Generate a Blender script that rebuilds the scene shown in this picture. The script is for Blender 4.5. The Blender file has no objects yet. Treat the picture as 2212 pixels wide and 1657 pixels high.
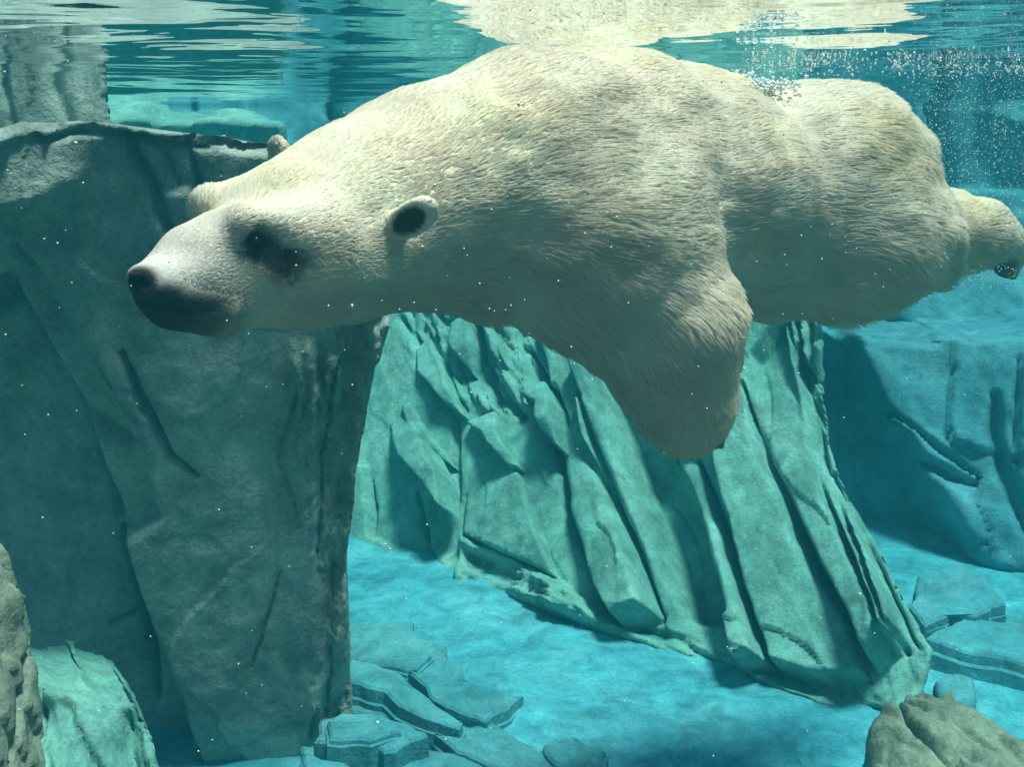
import bpy, bmesh, math, random
import numpy as np
from mathutils import Vector, Matrix
from mathutils.kdtree import KDTree

random.seed(7)
rng = np.random.default_rng(11)
SC = bpy.context.scene
COL = SC.collection

# ------------------------------------------------------------------ camera
W, H = 1024.0, 768.0
K = 1024.0 / 2212.0            # photo coordinates below are in a 2212 x 1657 frame
F = 1098.0                     # focal length in render pixels
PITCH = math.atan((828.5 - 290.0) * K / F)
cam_data = bpy.data.cameras.new('camera')
cam_data.sensor_width = 36.0
cam_data.lens = F / W * 36.0
cam_data.clip_start = 0.05
cam_data.clip_end = 500.0
cam = bpy.data.objects.new('camera', cam_data)
cam.rotation_euler = (math.pi / 2 - PITCH, 0, 0)
COL.objects.link(cam)
SC.camera = cam
cth, sth = math.cos(PITCH), math.sin(PITCH)

# ------------------------------------------------------------------ sky, sun, exposure
SUN_TO = Vector((0.20, -0.12, 0.97)).normalized()
world = bpy.data.worlds.new('World')
SC.world = world
world.use_nodes = True
wn = world.node_tree
wn.nodes.clear()
sky = wn.nodes.new('ShaderNodeTexSky')
sky.sky_type = 'NISHITA'
sky.sun_disc = False
sky.sun_elevation = math.asin(SUN_TO.z)
sky.sun_rotation = math.atan2(SUN_TO.x, SUN_TO.y)
bg = wn.nodes.new('ShaderNodeBackground')
bg.inputs['Strength'].default_value = 0.08
wo = wn.nodes.new('ShaderNodeOutputWorld')
wn.links.new(sky.outputs[0], bg.inputs[0])
wn.links.new(bg.outputs[0], wo.inputs[0])
sl = bpy.data.lights.new('sun', 'SUN')
sl.energy = 3.3
sl.angle = math.radians(12.0)   # spread by the ripples overhead
sl.color = (1.0, 0.95, 0.85)
so = bpy.data.objects.new('sun', sl)
so.rotation_euler = SUN_TO.to_track_quat('Z', 'Y').to_euler()
COL.objects.link(so)

vs = SC.view_settings
vs.view_transform = 'Standard'
vs.look = 'None'
vs.exposure = 0.80
vs.gamma = 1.0
vs.use_curve_mapping = False
SC.cycles.use_denoising = True
SC.cycles.use_adaptive_sampling = True
SC.cycles.adaptive_threshold = 0.02
SC.cycles.max_bounces = 7
SC.cycles.diffuse_bounces = 3
SC.cycles.glossy_bounces = 3
SC.cycles.transparent_max_bounces = 12
SC.cycles.volume_bounces = 0
SC.cycles.caustics_reflective = False
SC.cycles.caustics_refractive = False

WATER_Z = 0.215
FLOOR_Z = -2.4

# ------------------------------------------------------------------ pixels to places
def ray(vx, vy):
    a = (vx * K - W / 2) / F
    b = -(vy * K - H / 2) / F
    return np.array([a, cth + b * sth, -sth + b * cth])

def P(vx, vy, Y):
    """world point seen at photo point (vx, vy) at forward distance Y"""
    r = ray(vx, vy)
    return r * (Y / r[1])

def PZ(vx, vy, z):
    r = ray(vx, vy)
    return r * (z / r[2])

def px_size(vx, vy, Y):
    r = ray(vx, vy)
    return K / F * Y / r[1]

# ------------------------------------------------------------------ noise
def _hash(i, j, k, seed):
    n = (i * 374761393 + j * 668265263 + k * 2147483647 + seed * 974711) & 0xFFFFFFFF
    n = ((n ^ (n >> 13)) * 1274126177) & 0xFFFFFFFF
    n = (n ^ (n >> 16)) & 0xFFFF
    return n.astype(np.float64) / 32767.5 - 1.0

def noise3(x, y, z, seed=0):
    x = np.asarray(x, float); y = np.asarray(y, float); z = np.asarray(z, float) + np.zeros_like(x)
    xi = np.floor(x).astype(np.int64); yi = np.floor(y).astype(np.int64); zi = np.floor(z).astype(np.int64)
    fx = x - xi; fy = y - yi; fz = z - zi
    fx = fx * fx * fx * (fx * (fx * 6 - 15) + 10); fy = fy * fy * fy * (fy * (fy * 6 - 15) + 10); fz = fz * fz * fz * (fz * (fz * 6 - 15) + 10)
    r = 0
    for dx in (0, 1):
        wx = fx if dx else 1 - fx
        for dy in (0, 1):
            wy = fy if dy else 1 - fy
            for dz in (0, 1):
                wz = fz if dz else 1 - fz
                r = r + _hash(xi + dx, yi + dy, zi + dz, seed) * wx * wy * wz
    return r

def fbm(x, y, z=0.0, o=4, seed=0, gain=0.5):
    s = 0; a = 1.0; f = 1.0
    for i in range(o):
        s = s + a * noise3(np.asarray(x) * f, np.asarray(y) * f, np.asarray(z) * f + 17.3 * i, seed + i)
        a *= gain; f *= 2.03
    return s

def sstep(e0, e1, x):
    t = np.clip((x - e0) / (e1 - e0), 0, 1)
    return t * t * (3 - 2 * t)

# ------------------------------------------------------------------ objects
def link(name, data, parent=None):
    o = bpy.data.objects.new(name, data)
    COL.objects.link(o)
    if parent is not None:
        o.parent = parent
        o.matrix_parent_inverse = Matrix.Translation(parent.location).inverted()
    return o

def tag(o, label=None, cat=None, group=None, kind=None):
    if label: o['label'] = label
    if cat: o['category'] = cat
    if group: o['group'] = group
    if kind: o['kind'] = kind
    return o

def empty(name, loc, label, cat, group=None):
    o = bpy.data.objects.new(name, None)
    o.empty_display_size = 0.1
    o.location = loc
    COL.objects.link(o)
    return tag(o, label, cat, group)

def mesh_from(name, V, Q, mat, smooth=True):
    me = bpy.data.meshes.new(name)
    V = np.asarray(V, np.float32); Q = np.asarray(Q, np.int32)
    n = Q.shape[1]
    me.vertices.add(len(V)); me.vertices.foreach_set('co', V.ravel())
    me.loops.add(Q.size); me.loops.foreach_set('vertex_index', Q.ravel())
    me.polygons.add(len(Q))
    me.polygons.foreach_set('loop_start', np.arange(0, Q.size, n, dtype=np.int32))
    if smooth:
        me.polygons.foreach_set('use_smooth', np.ones(len(Q), bool))
    me.update(calc_edges=True)
    me.validate()
    if mat: me.materials.append(mat)
    return me

# ------------------------------------------------------------------ materials
def nodes_of(name):
    m = bpy.data.materials.new(name)
    m.use_nodes = True
    nt = m.node_tree
    nt.nodes.clear()
    out = nt.nodes.new('ShaderNodeOutputMaterial')
    return m, nt, out

def N(nt, t, **kw):
    n = nt.nodes.new(t)
    for k, v in kw.items():
        if hasattr(n, k) and k not in n.inputs:
            setattr(n, k, v)
        else:
            n.inputs[k].default_value = v
    return n

def ramp(nt, stops):
    r = nt.nodes.new('ShaderNodeValToRGB')
    e = r.color_ramp.elements
    e[0].position, e[0].color = stops[0][0], (*stops[0][1], 1)
    e[1].position, e[1].color = stops[-1][0], (*stops[-1][1], 1)
    for p, c in stops[1:-1]:
        x = e.new(p); x.color = (*c, 1)
    return r

def rock_material(name, dark, mid, light, algae=(0.10, 0.13, 0.05), algae_amt=0.35, bump=0.5, scale=1.0, mottle=0.55):
    m, nt, out = nodes_of(name)
    L = nt.links.new
    tc = N(nt, 'ShaderNodeTexCoord')
    n1 = N(nt, 'ShaderNodeTexNoise', Scale=1.6 * scale, Detail=7.0, Roughness=0.62)
    n2 = N(nt, 'ShaderNodeTexNoise', Scale=11.0 * scale, Detail=6.0, Roughness=0.7)
    n3 = N(nt, 'ShaderNodeTexNoise', Scale=70.0 * scale, Detail=3.0, Roughness=0.7)
    mp = N(nt, 'ShaderNodeMapping')
    mp.inputs['Scale'].default_value = (3.2, 3.2, 0.55)
    n4 = N(nt, 'ShaderNodeTexNoise', Scale=2.4 * scale, Detail=5.0, Roughness=0.6)
    for n in (n1, n2, n3):
        L(tc.outputs['Object'], n.inputs['Vector'])
    L(tc.outputs['Object'], mp.inputs['Vector']); L(mp.outputs[0], n4.inputs['Vector'])
    r1 = ramp(nt, [(0.30, dark), (0.5, mid), (0.72, light)])
    L(n1.outputs['Fac'], r1.inputs[0])
    mx = N(nt, 'ShaderNodeMixRGB', blend_type='OVERLAY'); mx.inputs[0].default_value = 0.55
    L(r1.outputs[0], mx.inputs[1])
    r2 = ramp(nt, [(0.3, (0.30, 0.30, 0.30)), (0.7, (0.68, 0.68, 0.68))])
    L(n2.outputs['Fac'], r2.inputs[0]); L(r2.outputs[0], mx.inputs[2])
    # stains that run down the face
    ms = N(nt, 'ShaderNodeMixRGB', blend_type='MIX')
    r4 = ramp(nt, [(0.52, (0, 0, 0)), (0.74, (1, 1, 1))])
    L(n4.outputs['Fac'], r4.inputs[0])
    mm = N(nt, 'ShaderNodeMath', operation='MULTIPLY'); mm.inputs[1].default_value = algae_amt
    L(r4.outputs[0], mm.inputs[0]); L(mm.outputs[0], ms.inputs[0])
    L(mx.outputs[0], ms.inputs[1]); ms.inputs[2].default_value = (*algae, 1)
    # fine grain specks
    mg = N(nt, 'ShaderNodeMixRGB', blend_type='OVERLAY'); mg.inputs[0].default_value = 0.3
    L(ms.outputs[0], mg.inputs[1])
    r3 = ramp(nt, [(0.35, (0.25, 0.25, 0.25)), (0.65, (0.72, 0.72, 0.72))])
    L(n3.outputs['Fac'], r3.inputs[0]); L(r3.outputs[0], mg.inputs[2])
    # pale scuffs and dark pits of the sprayed concrete
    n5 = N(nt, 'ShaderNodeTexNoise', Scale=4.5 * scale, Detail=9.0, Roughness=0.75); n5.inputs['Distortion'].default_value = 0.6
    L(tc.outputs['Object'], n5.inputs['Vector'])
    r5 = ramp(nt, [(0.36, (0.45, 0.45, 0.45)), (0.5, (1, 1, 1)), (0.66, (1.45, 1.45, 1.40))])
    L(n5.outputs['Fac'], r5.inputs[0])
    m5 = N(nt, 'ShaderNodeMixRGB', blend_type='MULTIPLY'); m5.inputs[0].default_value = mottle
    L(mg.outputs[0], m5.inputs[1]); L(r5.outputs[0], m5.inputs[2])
    vo = N(nt, 'ShaderNodeTexVoronoi', Scale=26.0 * scale); L(tc.outputs['Object'], vo.inputs['Vector'])
    rv = ramp(nt, [(0.05, (0.35, 0.35, 0.35)), (0.16, (1, 1, 1))]); L(vo.outputs['Distance'], rv.inputs[0])
    mgt = N(nt, 'ShaderNodeMath', operation='GREATER_THAN'); mgt.inputs[1].default_value = 0.55; L(n2.outputs['Fac'], mgt.inputs[0])
    mpv = N(nt, 'ShaderNodeMath', operation='MULTIPLY'); mpv.inputs[1].default_value = 0.8; L(mgt.outputs[0], mpv.inputs[0])
    m6 = N(nt, 'ShaderNodeMixRGB', blend_type='MULTIPLY'); L(mpv.outputs[0], m6.inputs[0]); L(m5.outputs[0], m6.inputs[1]); L(rv.outputs[0], m6.inputs[2])
    mg = m6
    bs = N(nt, 'ShaderNodeBsdfPrincipled', Roughness=0.9)
    bs.inputs['Specular IOR Level'].default_value = 0.08
    L(mg.outputs[0], bs.inputs['Base Color'])
    add = N(nt, 'ShaderNodeMath', operation='MULTIPLY_ADD'); add.inputs[1].default_value = 0.25
    L(n3.outputs['Fac'], add.inputs[0]); L(n2.outputs['Fac'], add.inputs[2])
    bp = N(nt, 'ShaderNodeBump', Strength=bump, Distance=0.03)
    L(add.outputs[0], bp.inputs['Height']); L(bp.outputs[0], bs.inputs['Normal'])
    L(bs.outputs[0], out.inputs['Surface'])
    return m

M_BLOCK = rock_material('rock_grey_green', (0.20, 0.26, 0.24), (0.33, 0.41, 0.375), (0.46, 0.54, 0.48), algae_amt=0.35, bump=0.8)
M_WALL = rock_material('rock_turquoise', (0.10, 0.28, 0.25), (0.17, 0.41, 0.37), (0.28, 0.55, 0.49), algae=(0.14, 0.18, 0.12), algae_amt=0.35)
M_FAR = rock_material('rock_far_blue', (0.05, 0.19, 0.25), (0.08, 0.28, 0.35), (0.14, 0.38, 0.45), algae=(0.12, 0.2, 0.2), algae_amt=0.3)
M_BROWN = rock_material('rock_brown', (0.12, 0.155, 0.125), (0.22, 0.27, 0.21), (0.33, 0.39, 0.30), algae=(0.09, 0.10, 0.04), algae_amt=0.5)
M_BED = rock_material('unseen_bed_dark', (0.04, 0.045, 0.045), (0.07, 0.075, 0.075), (0.11, 0.115, 0.11))
M_LEDGE = rock_material('rock_ledge_blue', (0.05, 0.23, 0.28), (0.08, 0.31, 0.37), (0.15, 0.41, 0.46), algae=(0.16, 0.26, 0.26), algae_amt=0.25)
M_FLOOR = rock_material('pool_floor_paint', (0.05, 0.29, 0.38), (0.08, 0.38, 0.47), (0.15, 0.49, 0.56), algae=(0.04, 0.15, 0.22), algae_amt=0.2, bump=0.25, mottle=0.7)  # paint's own mottle, its pale streaks also standing in for rippled light

# ------------------------------------------------------------------ heightfield rocks
def poly_sd(u, v, poly):
    """signed distance to polygon, positive inside"""
    best = np.full(u.shape, 1e9); inside = np.zeros(u.shape, bool)
    n = len(poly)
    for i in range(n):
        ax, ay = poly[i]; bx, by = poly[(i + 1) % n]
        ex, ey = bx - ax, by - ay
        t = np.clip(((u - ax) * ex + (v - ay) * ey) / (ex * ex + ey * ey + 1e-12), 0, 1)
        d = (u - ax - t * ex) ** 2 + (v - ay - t * ey) ** 2
        best = np.minimum(best, d)
        c = ((ay > v) != (by > v)) & (u < (bx - ax) * (v - ay) / (by - ay + 1e-12) + ax)
        inside ^= c
    d = np.sqrt(best)
    return np.where(inside, d, -d)

def line_d(u, v, pts):
    best = np.full(u.shape, 1e9); tt = np.zeros(u.shape)
    n = len(pts) - 1
    for i in range(n):
        ax, ay = pts[i]; bx, by = pts[i + 1]
        ex, ey = bx - ax, by - ay
        t = np.clip(((u - ax) * ex + (v - ay) * ey) / (ex * ex + ey * ey + 1e-12), 0, 1)
        d = (u - ax - t * ex) ** 2 + (v - ay - t * ey) ** 2
        m = d < best
        best = np.where(m, d, best); tt = np.where(m, (i + t) / n, tt)
    return np.sqrt(best), tt

class Plane:
    def __init__(s, a, b, c, up=(0, 0, 1)):
        a, b, c = map(np.asarray, (a, b, c))
        n = np.cross(b - a, c - a); n = n / np.linalg.norm(n)
        if np.dot(n, a) > 0: n = -n          # towards the camera
        s.o = a; s.n = n
        up = np.asarray(up, float)
        v = up - n * np.dot(up, n); s.v = v / np.linalg.norm(v)
        s.u = np.cross(s.v, s.n)
    def uv(s, vx, vy):
        r = ray(vx, vy)
        t = np.dot(s.o, s.n) / np.dot(r, s.n)
        p = r * t - s.o
        return (np.dot(p, s.u), np.dot(p, s.v))
    def shifted(s, d):
        q = Plane.__new__(Plane); q.o = s.o + s.n * d; q.n = s.n; q.u = s.u; q.v = s.v
        return q

def rock_face(name, pl, outline, feats=(), res=0.014, thick=0.8, slope=7.0, bevel=0.03, edge_j=0.02,
              amp=0.02, nscale=1.3, grain=None, grain_amp=0.0, tilt=(0, 0), back=(0, 1, 0), mat=None, parent=None, seed=0, warp=0.02, flare=0.05, facet=None, endfade=0.0):
    poly = [pl.uv(x, y) for x, y in outline]
    us = [p[0] for p in poly]; vs_ = [p[1] for p in poly]
    mg = thick / slope + 0.03
    gu = np.arange(min(us) - mg, max(us) + mg + res, res)
    gv = np.arange(min(vs_) - mg, max(vs_) + mg + res, res)
    U, Vv = np.meshgrid(gu, gv, indexing='ij')
    U0, V0 = U, Vv
    j1 = fbm(U * 3, Vv * 3, seed * 3.1, 5, seed); j2 = fbm(U * 3 + 9, Vv * 3, seed * 3.1, 5, seed + 50)
    Uw = U + warp * j1; Vw = Vv + warp * j2
    sd = poly_sd(U + edge_j * j1, Vv + edge_j * j2, poly)
    h = amp * fbm(U * nscale, Vv * nscale, seed * 1.7, 6, seed + 7, 0.48)
    cu = (min(us) + max(us)) / 2; cv = (min(vs_) + max(vs_)) / 2
    h = h + tilt[0] * (U - cu) + tilt[1] * (Vv - cv)
    if grain is not None:
        (x0, y0), (x1, y1) = grain
        a = np.array(pl.uv(x0, y0)); b = np.array(pl.uv(x1, y1))
        d = (b - a) / np.linalg.norm(b - a); e = np.array([-d[1], d[0]])
        al = U * d[0] + Vv * d[1]; ac = U * e[0] + Vv * e[1]
        al0 = al
        g = fbm(al * 0.7, ac * 5.0, seed * 0.9, 5, seed + 21, 0.55)
        g2 = 1 - np.abs(fbm(al * 0.9 + 4, ac * 4.0, seed * 1.9, 4, seed + 31, 0.5)) * 2.2
        h = h + grain_amp * (0.6 * g + 0.6 * np.clip(g2, -1, 1))
    if facet is not None:
        fa, fl_, fw_ = facet                      # depth, length, width of the chiselled facets
        if grain is None:
            al, ac = Vv, U
        al = al + 0.35 * fl_ * noise3(U * 1.1, Vv * 1.1, 3.3, seed + 77) + 0.03 * j1
        ac = ac + 0.8 * fw_ * noise3(U * 1.4, Vv * 1.4, 8.8, seed + 78) + 0.02 * j2
        A_, C_ = al / fl_, ac / fw_
        ia, ic = np.floor(A_), np.floor(C_)
        bd_ = np.full(U.shape, 1e9); fh = np.zeros(U.shape)
        for da in (-1, 0, 1):
            for dc in (-1, 0, 1):
                ja = (ia + da).astype(np.int64); jc = (ic + dc).astype(np.int64)
                pa = ja + 0.5 + 0.45 * _hash(ja, jc, ja * 0 + 1, seed); pc = jc + 0.5 + 0.45 * _hash(ja, jc, ja * 0 + 2, seed)
                dd = (A_ - pa) ** 2 + (C_ - pc) ** 2
                hv = _hash(ja, jc, ja * 0 + 3, seed) + 0.7 * (A_ - pa) * _hash(ja, jc, ja * 0 + 4, seed) + 1.3 * (C_ - pc) * _hash(ja, jc, ja * 0 + 5, seed)
                mk = dd < bd_
                bd_ = np.where(mk, dd, bd_); fh = np.where(mk, hv, fh)
        h = h + fa * fh
    for f in feats:
        k = f[0]
        if k == 'crack':      # ('crack', pts, width, depth)
            pts = [pl.uv(x, y) for x, y in f[1]]
            d, t = line_d(Uw, Vw, pts)
            w = f[2] * (0.35 + 0.65 * np.sin(np.pi * np.clip(t, 0.04, 0.96))) * (1 + 0.5 * j1)
            q_ = d / np.maximum(w, 1e-3)
            h = h - f[3] * (0.65 * np.exp(-q_ * q_ * 2.2) + 0.35 * np.exp(-q_ * 1.3))
        elif k == 'strata':   # ('strata', poly, depth, (p0, p1), layers per metre, edge)
            pp = [pl.uv(x, y) for x, y in f[1]]
            m = sstep(0, f[5], poly_sd(Uw, Vw, pp))
            a = np.array(pl.uv(*f[3][0])); b = np.array(pl.uv(*f[3][1]))
            d = (b - a) / np.linalg.norm(b - a); e = np.array([-d[1], d[0]])
            l_ = Uw * d[0] + Vw * d[1]; c_ = Uw * e[0] + Vw * e[1]
            q_ = 1.6 * fbm(l_ * f[4] * 0.10, c_ * f[4] * 0.55, seed + 2.2, 4, seed + 61, 0.6)
            st = np.floor(q_ * 3) + sstep(0.75, 1.0, q_ * 3 - np.floor(q_ * 3))
            h = h + m * f[2] * (st / 3 + 0.35 * fbm(l_ * f[4] * 0.3, c_ * f[4] * 1.6, 5.5, 3, seed + 65))
        elif k == 'raise':    # ('raise', poly, height, edge[, tiltu, tiltv])
            pp = [pl.uv(x, y) for x, y in f[1]]
            s = poly_sd(Uw, Vw, pp)
            m = sstep(-f[3], f[3], s)
            mu = np.mean([p[0] for p in pp]); mv = np.mean([p[1] for p in pp])
            hh = f[2]
            if len(f) > 4: hh = hh + f[4] * (U - mu) + f[5] * (Vv - mv)
            h = h + m * hh
    if endfade:
        t_ = (al0 - al0[sd > 0].min()) / max(al0[sd > 0].max() - al0[sd > 0].min(), 1e-6)
        t_ = np.clip(t_ + 0.05 * j2, 0, 1)
        h = h - endfade * (1.15 * sstep(0.72, 1.0, t_) + 0.9 * sstep(0.22, 0.0, t_))
    # rounded, weathered rim, then a steep side wall
    sdr = sd
    sd = np.where(np.abs(sd) < 0.55 * res, 0.0, np.where(sd < 0, sd + 0.55 * res, sd))
    b = bevel * (1 + 0.8 * j2)
    b = np.maximum(b, 0.006)
    q = np.clip(1 - sd / b, 0, 1)
    h = h - b * (1 - np.sqrt(np.maximum(1 - q * q, 0)))* (sd >= 0) - b * (sd < 0)
    drop = np.where(sd < 0, -sd * slope * (1 + 0.25 * j1), 0)
    gu_, gv_ = np.gradient(sdr, res)
    gl_ = np.maximum(np.hypot(gu_, gv_), 1e-6)
    pull = np.where(sd <= 0, -sdr + flare * sd, 0)
    U = U + pull * gu_ / gl_; Vv = Vv + pull * gv_ / gl_
    keep = drop < thick
    drop = np.minimum(drop, thick)
    back = np.asarray(back, float); back /= np.linalg.norm(back)
    pos = (pl.o[None, None] + U[..., None] * pl.u + Vv[..., None] * pl.v + h[..., None] * pl.n + drop[..., None] * back)
    nu, nv = U.shape
    idx = np.arange(nu * nv).reshape(nu, nv)
    q = np.stack([idx[:-1, :-1], idx[1:, :-1], idx[1:, 1:], idx[:-1, 1:]], -1).reshape(-1, 4)
    kf = keep.ravel()
    q = q[kf[q].any(1)]
    used = np.zeros(nu * nv, bool); used[q.ravel()] = True
    remap = np.cumsum(used) - 1
    me = mesh_from(name, pos.reshape(-1, 3)[used], remap[q], mat)
    return link(name, me, parent)

# ================================================================== SETTING
# ---- pool floor
def build_floor():
    xs = np.arange(-9, 12.01, 0.06); ys = np.arange(-1.5, 13.01, 0.06)
    X, Y = np.meshgrid(xs, ys, indexing='ij')
    Z = FLOOR_Z + 0.035 * fbm(X * 0.8, Y * 0.8, 0, 5, 3) + 0.012 * fbm(X * 4, Y * 4, 0, 3, 5)
    pos = np.stack([X, Y, Z], -1)
    nu, nv = X.shape
    idx = np.arange(nu * nv).reshape(nu, nv)
    q = np.stack([idx[:-1, :-1], idx[1:, :-1], idx[1:, 1:], idx[:-1, 1:]], -1).reshape(-1, 4)
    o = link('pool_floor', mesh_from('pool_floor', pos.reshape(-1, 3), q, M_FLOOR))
    tag(o, 'bright blue painted floor of the pool', kind='structure')
build_floor()

# ---- unseen dark bed, added to keep bounced floor light off the bear's underside
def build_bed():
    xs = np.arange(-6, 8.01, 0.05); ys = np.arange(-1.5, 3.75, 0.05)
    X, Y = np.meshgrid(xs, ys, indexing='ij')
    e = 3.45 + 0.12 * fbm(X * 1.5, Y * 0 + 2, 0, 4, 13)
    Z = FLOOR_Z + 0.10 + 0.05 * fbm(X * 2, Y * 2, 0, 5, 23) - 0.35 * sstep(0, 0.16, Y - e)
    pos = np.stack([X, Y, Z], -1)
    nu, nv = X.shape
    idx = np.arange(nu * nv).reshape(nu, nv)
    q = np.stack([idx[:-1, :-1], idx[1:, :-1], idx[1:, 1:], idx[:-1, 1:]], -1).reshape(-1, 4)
    o = link('unseen_dark_bed', mesh_from('unseen_dark_bed', pos.reshape(-1, 3), q, M_BED))
    tag(o, 'dark bed added out of view to cut floor bounce under the bear', kind='structure')
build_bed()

# ---- water surface, seen from below
def build_surface():
    m, nt, out = nodes_of('water_surface')
    L = nt.links.new
    fr = N(nt, 'ShaderNodeFresnel', IOR=1.33)
    gl = N(nt, 'ShaderNodeBsdfGlossy', Roughness=0.0)
    gl.inputs['Color'].default_value = (0.93, 0.97, 0.97, 1)
    tr = N(nt, 'ShaderNodeBsdfTransparent')
    mx = N(nt, 'ShaderNodeMixShader')
    L(fr.outputs[0], mx.inputs[0]); L(tr.outputs[0], mx.inputs[1]); L(gl.outputs[0], mx.inputs[2])
    L(mx.outputs[0], out.inputs['Surface'])
    ys = np.concatenate([np.arange(-1.4, 1.2, 0.1), np.arange(1.2, 5.0, 0.012), np.arange(5.0, 13.0, 0.05)])
    xs = np.concatenate([np.arange(-9, -2.2, 0.1), np.arange(-2.2, 2.6, 0.016), np.arange(2.6, 12, 0.1)])
    X, Y = np.meshgrid(xs, ys, indexing='ij')
    wx = X + 0.25 * fbm(X * 1.2, Y * 1.2, 0, 2, 77)
    Z = WATER_Z + 0.013 * fbm(wx * 1.1 + 0.4 * Y, Y * 1.3, 1.3, 2, 91, 0.3) + 0.0042 * fbm(wx * 1.9 + 1.2 * Y, Y * 2.9, 4.0, 2, 95, 0.34) + 0.0010 * fbm(wx * 5.0 + 3 * Y, Y * 7.5, 9.0, 3, 97, 0.5)
    pos = np.stack([X, Y, Z], -1)
    nu, nv = X.shape
    idx = np.arange(nu * nv).reshape(nu, nv)
    q = np.stack([idx[:-1, :-1], idx[1:, :-1], idx[1:, 1:], idx[:-1, 1:]], -1).reshape(-1, 4)
    o = link('water_surface', mesh_from('water_surface', pos.reshape(-1, 3), q, m))
    tag(o, 'rippled underside of the water surface mirroring the pool', kind='structure')
build_surface()

# ---- the water itself: one closed box of even, faintly blue-green haze
def build_haze():
    m, nt, out = nodes_of('water_haze')
    pv = N(nt, 'ShaderNodeVolumePrincipled')
    pv.inputs['Color'].default_value = (0.02, 0.25, 0.33, 1)
    pv.inputs['Density'].default_value = 0.13
    pv.inputs['Absorption Color'].default_value = (0.07, 0.74, 0.80, 1)
    pv.inputs['Anisotropy'].default_value = 0.2
    nt.links.new(pv.outputs[0], out.inputs['Volume'])
    me = bpy.data.meshes.new('haze')
    bm = bmesh.new()
    bmesh.ops.create_cube(bm, size=1)
    bm.to_mesh(me); bm.free()
    me.materials.append(m)
    o = link('haze', me)
    o.scale = (23, 17, 4.6); o.location = (1.2, 5.6, -3.5 + 2.3)
    o['kind'] = 'stuff'
    tag(o, 'clear blue-green water filling the whole pool')
build_haze()

# ---- back wall
plw = Plane(P(300, 400, 8.6), P(1800, 400, 9.0), P(300, 900, 8.3))
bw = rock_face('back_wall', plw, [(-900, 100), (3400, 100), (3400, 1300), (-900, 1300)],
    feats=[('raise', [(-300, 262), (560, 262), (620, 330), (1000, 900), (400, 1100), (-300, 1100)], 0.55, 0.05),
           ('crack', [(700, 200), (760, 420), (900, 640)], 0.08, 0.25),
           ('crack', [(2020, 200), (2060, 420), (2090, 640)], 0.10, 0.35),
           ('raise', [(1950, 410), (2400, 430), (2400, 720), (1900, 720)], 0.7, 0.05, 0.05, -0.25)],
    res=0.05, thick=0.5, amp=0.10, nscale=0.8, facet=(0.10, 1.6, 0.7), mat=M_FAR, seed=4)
tag(bw, 'far blue rock wall closing the pool, with a pale ledge just under the water surface', 'rock wall')

# ================================================================== ROCKS
plt_ = Plane(P(230, 258, 7.3), P(560, 266, 7.3), P(230, 214, 7.95))
rt = rock_face('rock_terrace', plt_, [(150, 213), (300, 214), (340, 224), (480, 240), (560, 246), (620, 262), (600, 268), (400, 262), (150, 258)],
    feats=[('crack', [(180, 232), (300, 232), (420, 246)], 0.03, 0.03)], res=0.02, thick=0.5, slope=9, bevel=0.03, amp=0.03, nscale=2.0,
    facet=(0.02, 0.5, 0.3), mat=M_WALL, seed=45, back=(0, 0.4, -1))
tag(rt, 'pale turquoise sloping rock terrace in front of the far wall beyond the big block', 'rock')
# ---- tall grey column behind the block
plc = Plane(P(0, 300, 4.75), P(200, 300, 4.75), P(0, 100, 4.80))
rc = rock_face('rock_column', plc, [(-500, -60), (196, -60), (200, 110), (206, 200), (236, 290), (240, 700), (-500, 700)],
    feats=[('raise', [(182, 80), (230, 80), (236, 300), (215, 300), (190, 180)], -0.10, 0.02, -0.6, 0),
           ('crack', [(186, 95), (192, 160), (205, 240), (205, 320)], 0.022, 0.08),
           ('crack', [(90, 120), (130, 200), (170, 300)], 0.03, 0.03),
           ('crack', [(-60, 60), (10, 200), (30, 320)], 0.03, 0.04)],
    thick=1.0, amp=0.03, nscale=1.5, facet=(0.015, 0.7, 0.25), mat=M_BLOCK, seed=12, back=(-0.35, 1, 0))
tag(rc, 'dark grey rock column rising through the water surface behind the big block', 'rock')

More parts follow.
